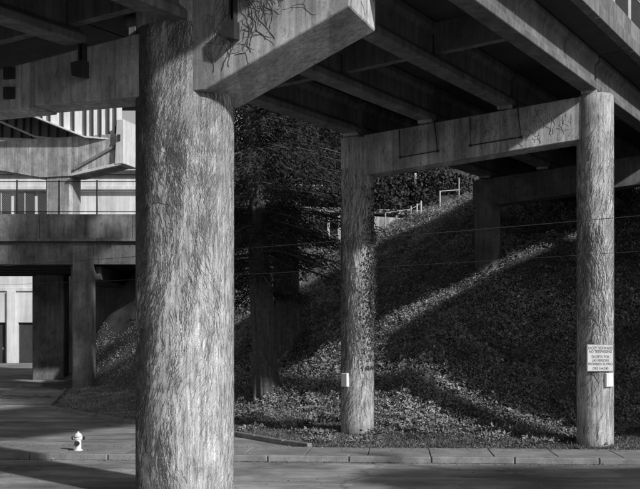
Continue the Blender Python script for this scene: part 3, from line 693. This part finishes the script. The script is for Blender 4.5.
MB().box(-14.0, X1+1, 61.0, 61.7, 2.0, 6.895).build('shade_fill_wall', 'overpass', lo)  # dark wall added in place of the shade under the overpass
fe = thing('chain_link_fence', (-16, 52.45, 9.58), 'chain link fence standing on the left overpass parapet', 'fence')
fx = [unproj(p, 0, 52.45).x for p in (-66, -24, 17, 59, 97, 137, 177, 217)]
for x in fx: MB().tube([(x, 52.45, 9.56), (x, 52.45, 11.38)], .04, 7).build('post', 'iron', fe)
for z in (11.3, 9.72): MB().tube([(fx[0], 52.45, z), (fx[-1], 52.45, z)], .022, 6).build('rail', 'iron', fe)
V, F = [], []
for sgn in (1, -1):
    for x in np.arange(fx[0]-1.6, fx[-1], .11):
        xa, xb = x, x+1.58; za, zb = (9.74, 11.28) if sgn > 0 else (11.28, 9.74)
        if xa < fx[0] or xb > fx[-1]: continue
        b = len(V); V += [(xa-.003, 52.45, za), (xa+.003, 52.45, za), (xb+.003, 52.45, zb), (xb-.003, 52.45, zb)]; F.append((b, b+1, b+2, b+3))
np_mesh('wire_mesh', V, F, 'galv', fe)['kind'] = 'stuff'

# ------------------------------------------------------------------ steel girder overpass high at the left, on a hammerhead pier
su = thing('steel_overpass', (-17, 66, 15.8), 'white steel plate girder overpass above the left overpass', 'bridge')
def plate_girder(Y, kinks, ztop, m, stiff, xl):
    pts = [unproj(px, py, Y) for px, py in kinks]
    web = MB()
    for a, b in zip(pts[:-1], pts[1:]):
        web.hexa([(a.x, Y-.015, a.z), (b.x, Y-.015, b.z), (b.x, Y+.015, b.z), (a.x, Y+.015, a.z), (a.x, Y-.015, ztop), (b.x, Y-.015, ztop), (b.x, Y+.015, ztop), (a.x, Y+.015, ztop)])
    web.build('web', m, su)
    fl = MB()
    for a, b in zip(pts[:-1], pts[1:]): fl.hexa([(a.x, Y-.3, a.z-.10), (b.x, Y-.3, b.z-.10), (b.x, Y+.3, b.z-.10), (a.x, Y+.3, a.z-.10), (a.x, Y-.3, a.z-.003), (b.x, Y-.3, b.z-.003), (b.x, Y+.3, b.z-.003), (a.x, Y+.3, a.z-.003)])
    fl.build('bottom_flange', 'pale', su)
    MB().box(pts[0].x, pts[-1].x, Y-.25, Y+.25, ztop+.003, ztop+.09).build('top_flange', m, su)
    for px in stiff:
        x = unproj(px, 0, Y).x; zb = float(np.interp(x, [p.x for p in pts], [p.z for p in pts]))+.003
        MB().box(x-.045, x+.045, Y-.22, Y-.016, zb, ztop).build('stiffener', 'iron', su)
plate_girder(64.0, [(-60, 78), (29, 114), (86, 137), (122, 140)], 18.95, 'steel_white', [-5, 8, 21, 33, 42, 50, 63, 74, 86, 93, 101, 109, 116], 0)
plate_girder(67.0, [(-80, 88), (0, 121), (37, 137), (82, 141)], 19.4, 'steel_grey', [-14, -3, 7, 16, 24, 31, 40, 49, 58, 68], 0)
plate_girder(69.5, [(-90, 136), (0, 138.5), (82, 141)], 19.4, 'steel_grey', [-20, -9, 2, 12, 22, 32, 44, 56, 68], 0)
q = [unproj(-80, 0, 63).x, unproj(122, 0, 64).x]
MB().box(q[0], q[1], 62.8, 72.0, 19.5, 19.9).build('slab', 'soffit', su)
MB().box(q[0], q[1], 62.5, 62.79, 19.4, 20.9).build('parapet', 'overpass', su)
hp = thing('hammerhead_pier', (-16.8, 65.5, 0), 'tall pale hammerhead pier under the white steel girders', 'pier')
HU = Vector((.96, -.28, 0)); HN = Vector((-.28, -.96, 0)); HC = Vector((-16.8, 65.5, 0))
def hc(s, o, z): p = HC+HU*s+HN*o; return Vector((p.x, p.y, z))
MB().sweep([[hc(s, o, z) for s, z in [(-.95, -.2), (.95, -.2), (.95, 13.8), (-.95, 13.8)]] for o in (.7, -.7)]).build('column', 'concrete', hp, bevel=.15)
MB().sweep([[hc(s, o, z) for s, z in [(-5.5, 14.4), (-1.2, 13.55), (1.2, 13.55), (4.3, 14.1), (4.3, 16.1), (-5.5, 16.1)]] for o in (.8, -.8)]).build('cap', 'concrete', hp, bevel=.03)
MB().sweep([[hc(s, o, z) for s, z in [(1.2, 13.5), (4.75, 14.05), (4.75, 14.25), (1.2, 13.66)]] for o in (1.1, .803)]).build('lit_soffit_ledge', 'pale', hp, bevel=.02)  # pale colour stands for light on the cap soffit
MB().sweep([[hc(s, o, z) for s, z in [(4.31, 14.1), (4.95, 14.1), (4.95, 16.9), (4.45, 16.9)]] for o in (1.15, -.8)]).build('end_block', 'pale', hp, bevel=.03)
bq = hc(4.62, 1.16, 15.75); MB().box(bq.x-.1, bq.x+.1, bq.y-.06, bq.y+.05, bq.z-.2, bq.z+.2).build('drain_hole', 'black', hp)
MB().sweep([[hc(s, o, z) for s, z in [(1.3, 13.9), (4.2, 15.2), (4.2, 15.38), (1.3, 14.08)]] for o in (.95, .805)]).build('brace', 'steel_grey', hp)

# ------------------------------------------------------------------ pale building behind, upper wall standing in for light streaks
bl = thing('warehouse', (-24, 80, 1), 'pale warehouse behind the left overpass, its upper wall standing in for light streaks', 'building')
bx0, bx1, bz0 = -44, -12.5, 1.0
doors = [(-27.6, -25.15), (-24.15, -22.35)]
dz = 4.4
def wallseg(x0, x1, z0, z1, y0=80.0): return MB().box(x0, x1, y0, 84, z0, z1).build('wall', 'wall', bl)
wallseg(bx0, doors[0][0], bz0, dz); wallseg(doors[0][1], doors[1][0], bz0, dz); wallseg(doors[1][1], bx1, bz0, dz); wallseg(bx0, bx1, dz+.002, 12.9)
for a, b in doors:
    d = MB().box(a+.004, b-.004, 80.25, 80.35, bz0, dz-.004).build('door', 'door', bl)
    MB().box(b-.3, b-.2, 80.2, 80.248, bz0+1.2, bz0+1.4).build('handle', 'galv', d).location = (0, 0, 0)
MB().box(-25.0, -24.3, 79.75, 79.997, bz0, 6.9).build('pilaster', 'wall', bl, bevel=.02)
MB().tube([(-21.3, 79.9, bz0), (-21.3, 79.9, 5.3), (-20.2, 79.9, 5.3)], .09, 8).build('downpipe', 'iron', bl)
MB().box(-20.8, -20.1, 79.6, 79.99, bz0, bz0+1.1).build('meter_box', 'iron', bl)
wallseg(bx0, bx1, 14.9, 16.2); MB().box(bx0, bx1, 80.4, 84, 12.903, 14.897).build('wall', 'wall', bl)
x = bx0+.6
while x < -21.6:
    w = MB().box(x, x+1.5, 80.2, 80.398, 13.1, 14.8).build('window', 'glass', bl)
    MB().box(x+.7, x+.78, 80.15, 80.198, 13.1, 14.8).build('mullion', 'galv', w).location = (0, 0, 0)
    x += 1.9
for z in (6.9, 12.2, 15.0): MB().box(bx0, bx1, 79.85, 79.998, z, z+.28).build('string_course', 'wall', bl, bevel=.02)
MB().box(bx0-.2, bx1+.2, 79.6, 84.2, 16.203, 16.5).build('roof', 'roof', bl)

# ------------------------------------------------------------------ loose boards on the ground at the left
for i, (bx, by, L, rz, tilt, lab) in enumerate(((-14.6, 47.2, 1.5, .9, .35, 'weathered board propped up in the dark patch at the left edge'), (-14.1, 46.6, 1.3, .5, .0, 'weathered board lying flat beside the propped one'), (-13.2, 47.4, 1.1, -.5, .0, 'short board lying by the kerb near the overpass column'))):
    z = .11+.026*max(0, by-40)
    m = MB(); m.box(-L/2, L/2, -.09, .09, 0, .045)
    for e in (-L*.35, L*.35): m.box(e-.05, e+.05, -.12, .12, .0452, .08)
    o = m.build('board', 'wood'); o.location = (bx, by, z+.01+math.sin(tilt)*L/2); o.rotation_euler = (0, -tilt, rz)
    tag(o, lab, 'board')

# ------------------------------------------------------------------ overhead cables and their poles (outside the view)
PL, PR = Vector((-17.5, 37.3, 0)), Vector((10.6, 15.45, 0))
for nm, P0, lab in (('utility_pole', PL, 'wooden utility pole at the left end of the cables'), ('utility_pole', PR, 'wooden utility pole at the right end of the cables')):
    t = thing(nm, (P0.x, P0.y, 0), lab, 'pole')
    MB().tube([(P0.x, P0.y, -.2), (P0.x, P0.y, 8.5)], [.16, .12], 12).build('shaft', 'bark', t)
    MB().box(P0.x-.06, P0.x+.06, P0.y-.9, P0.y+.9, 7.6, 7.72).build('crossarm', 'bark', t)
for (z0, zs, r, lab, z1) in ((5.42, .12, .007, 'upper overhead cable strung across the scene', 5.42), (4.92, .18, .0045, 'lower overhead cable strung across the scene', 4.75)):
    pts = []
    for k in range(41):
        f = k/40; p = PL.lerp(PR, f); pts.append((p.x, p.y, z0*(1-f)+z1*f-zs*4*f*(1-f)))
    tag(MB().tube(pts, r, 6).build('overhead_cable', 'cable'), lab, 'cable', 'overhead cables')
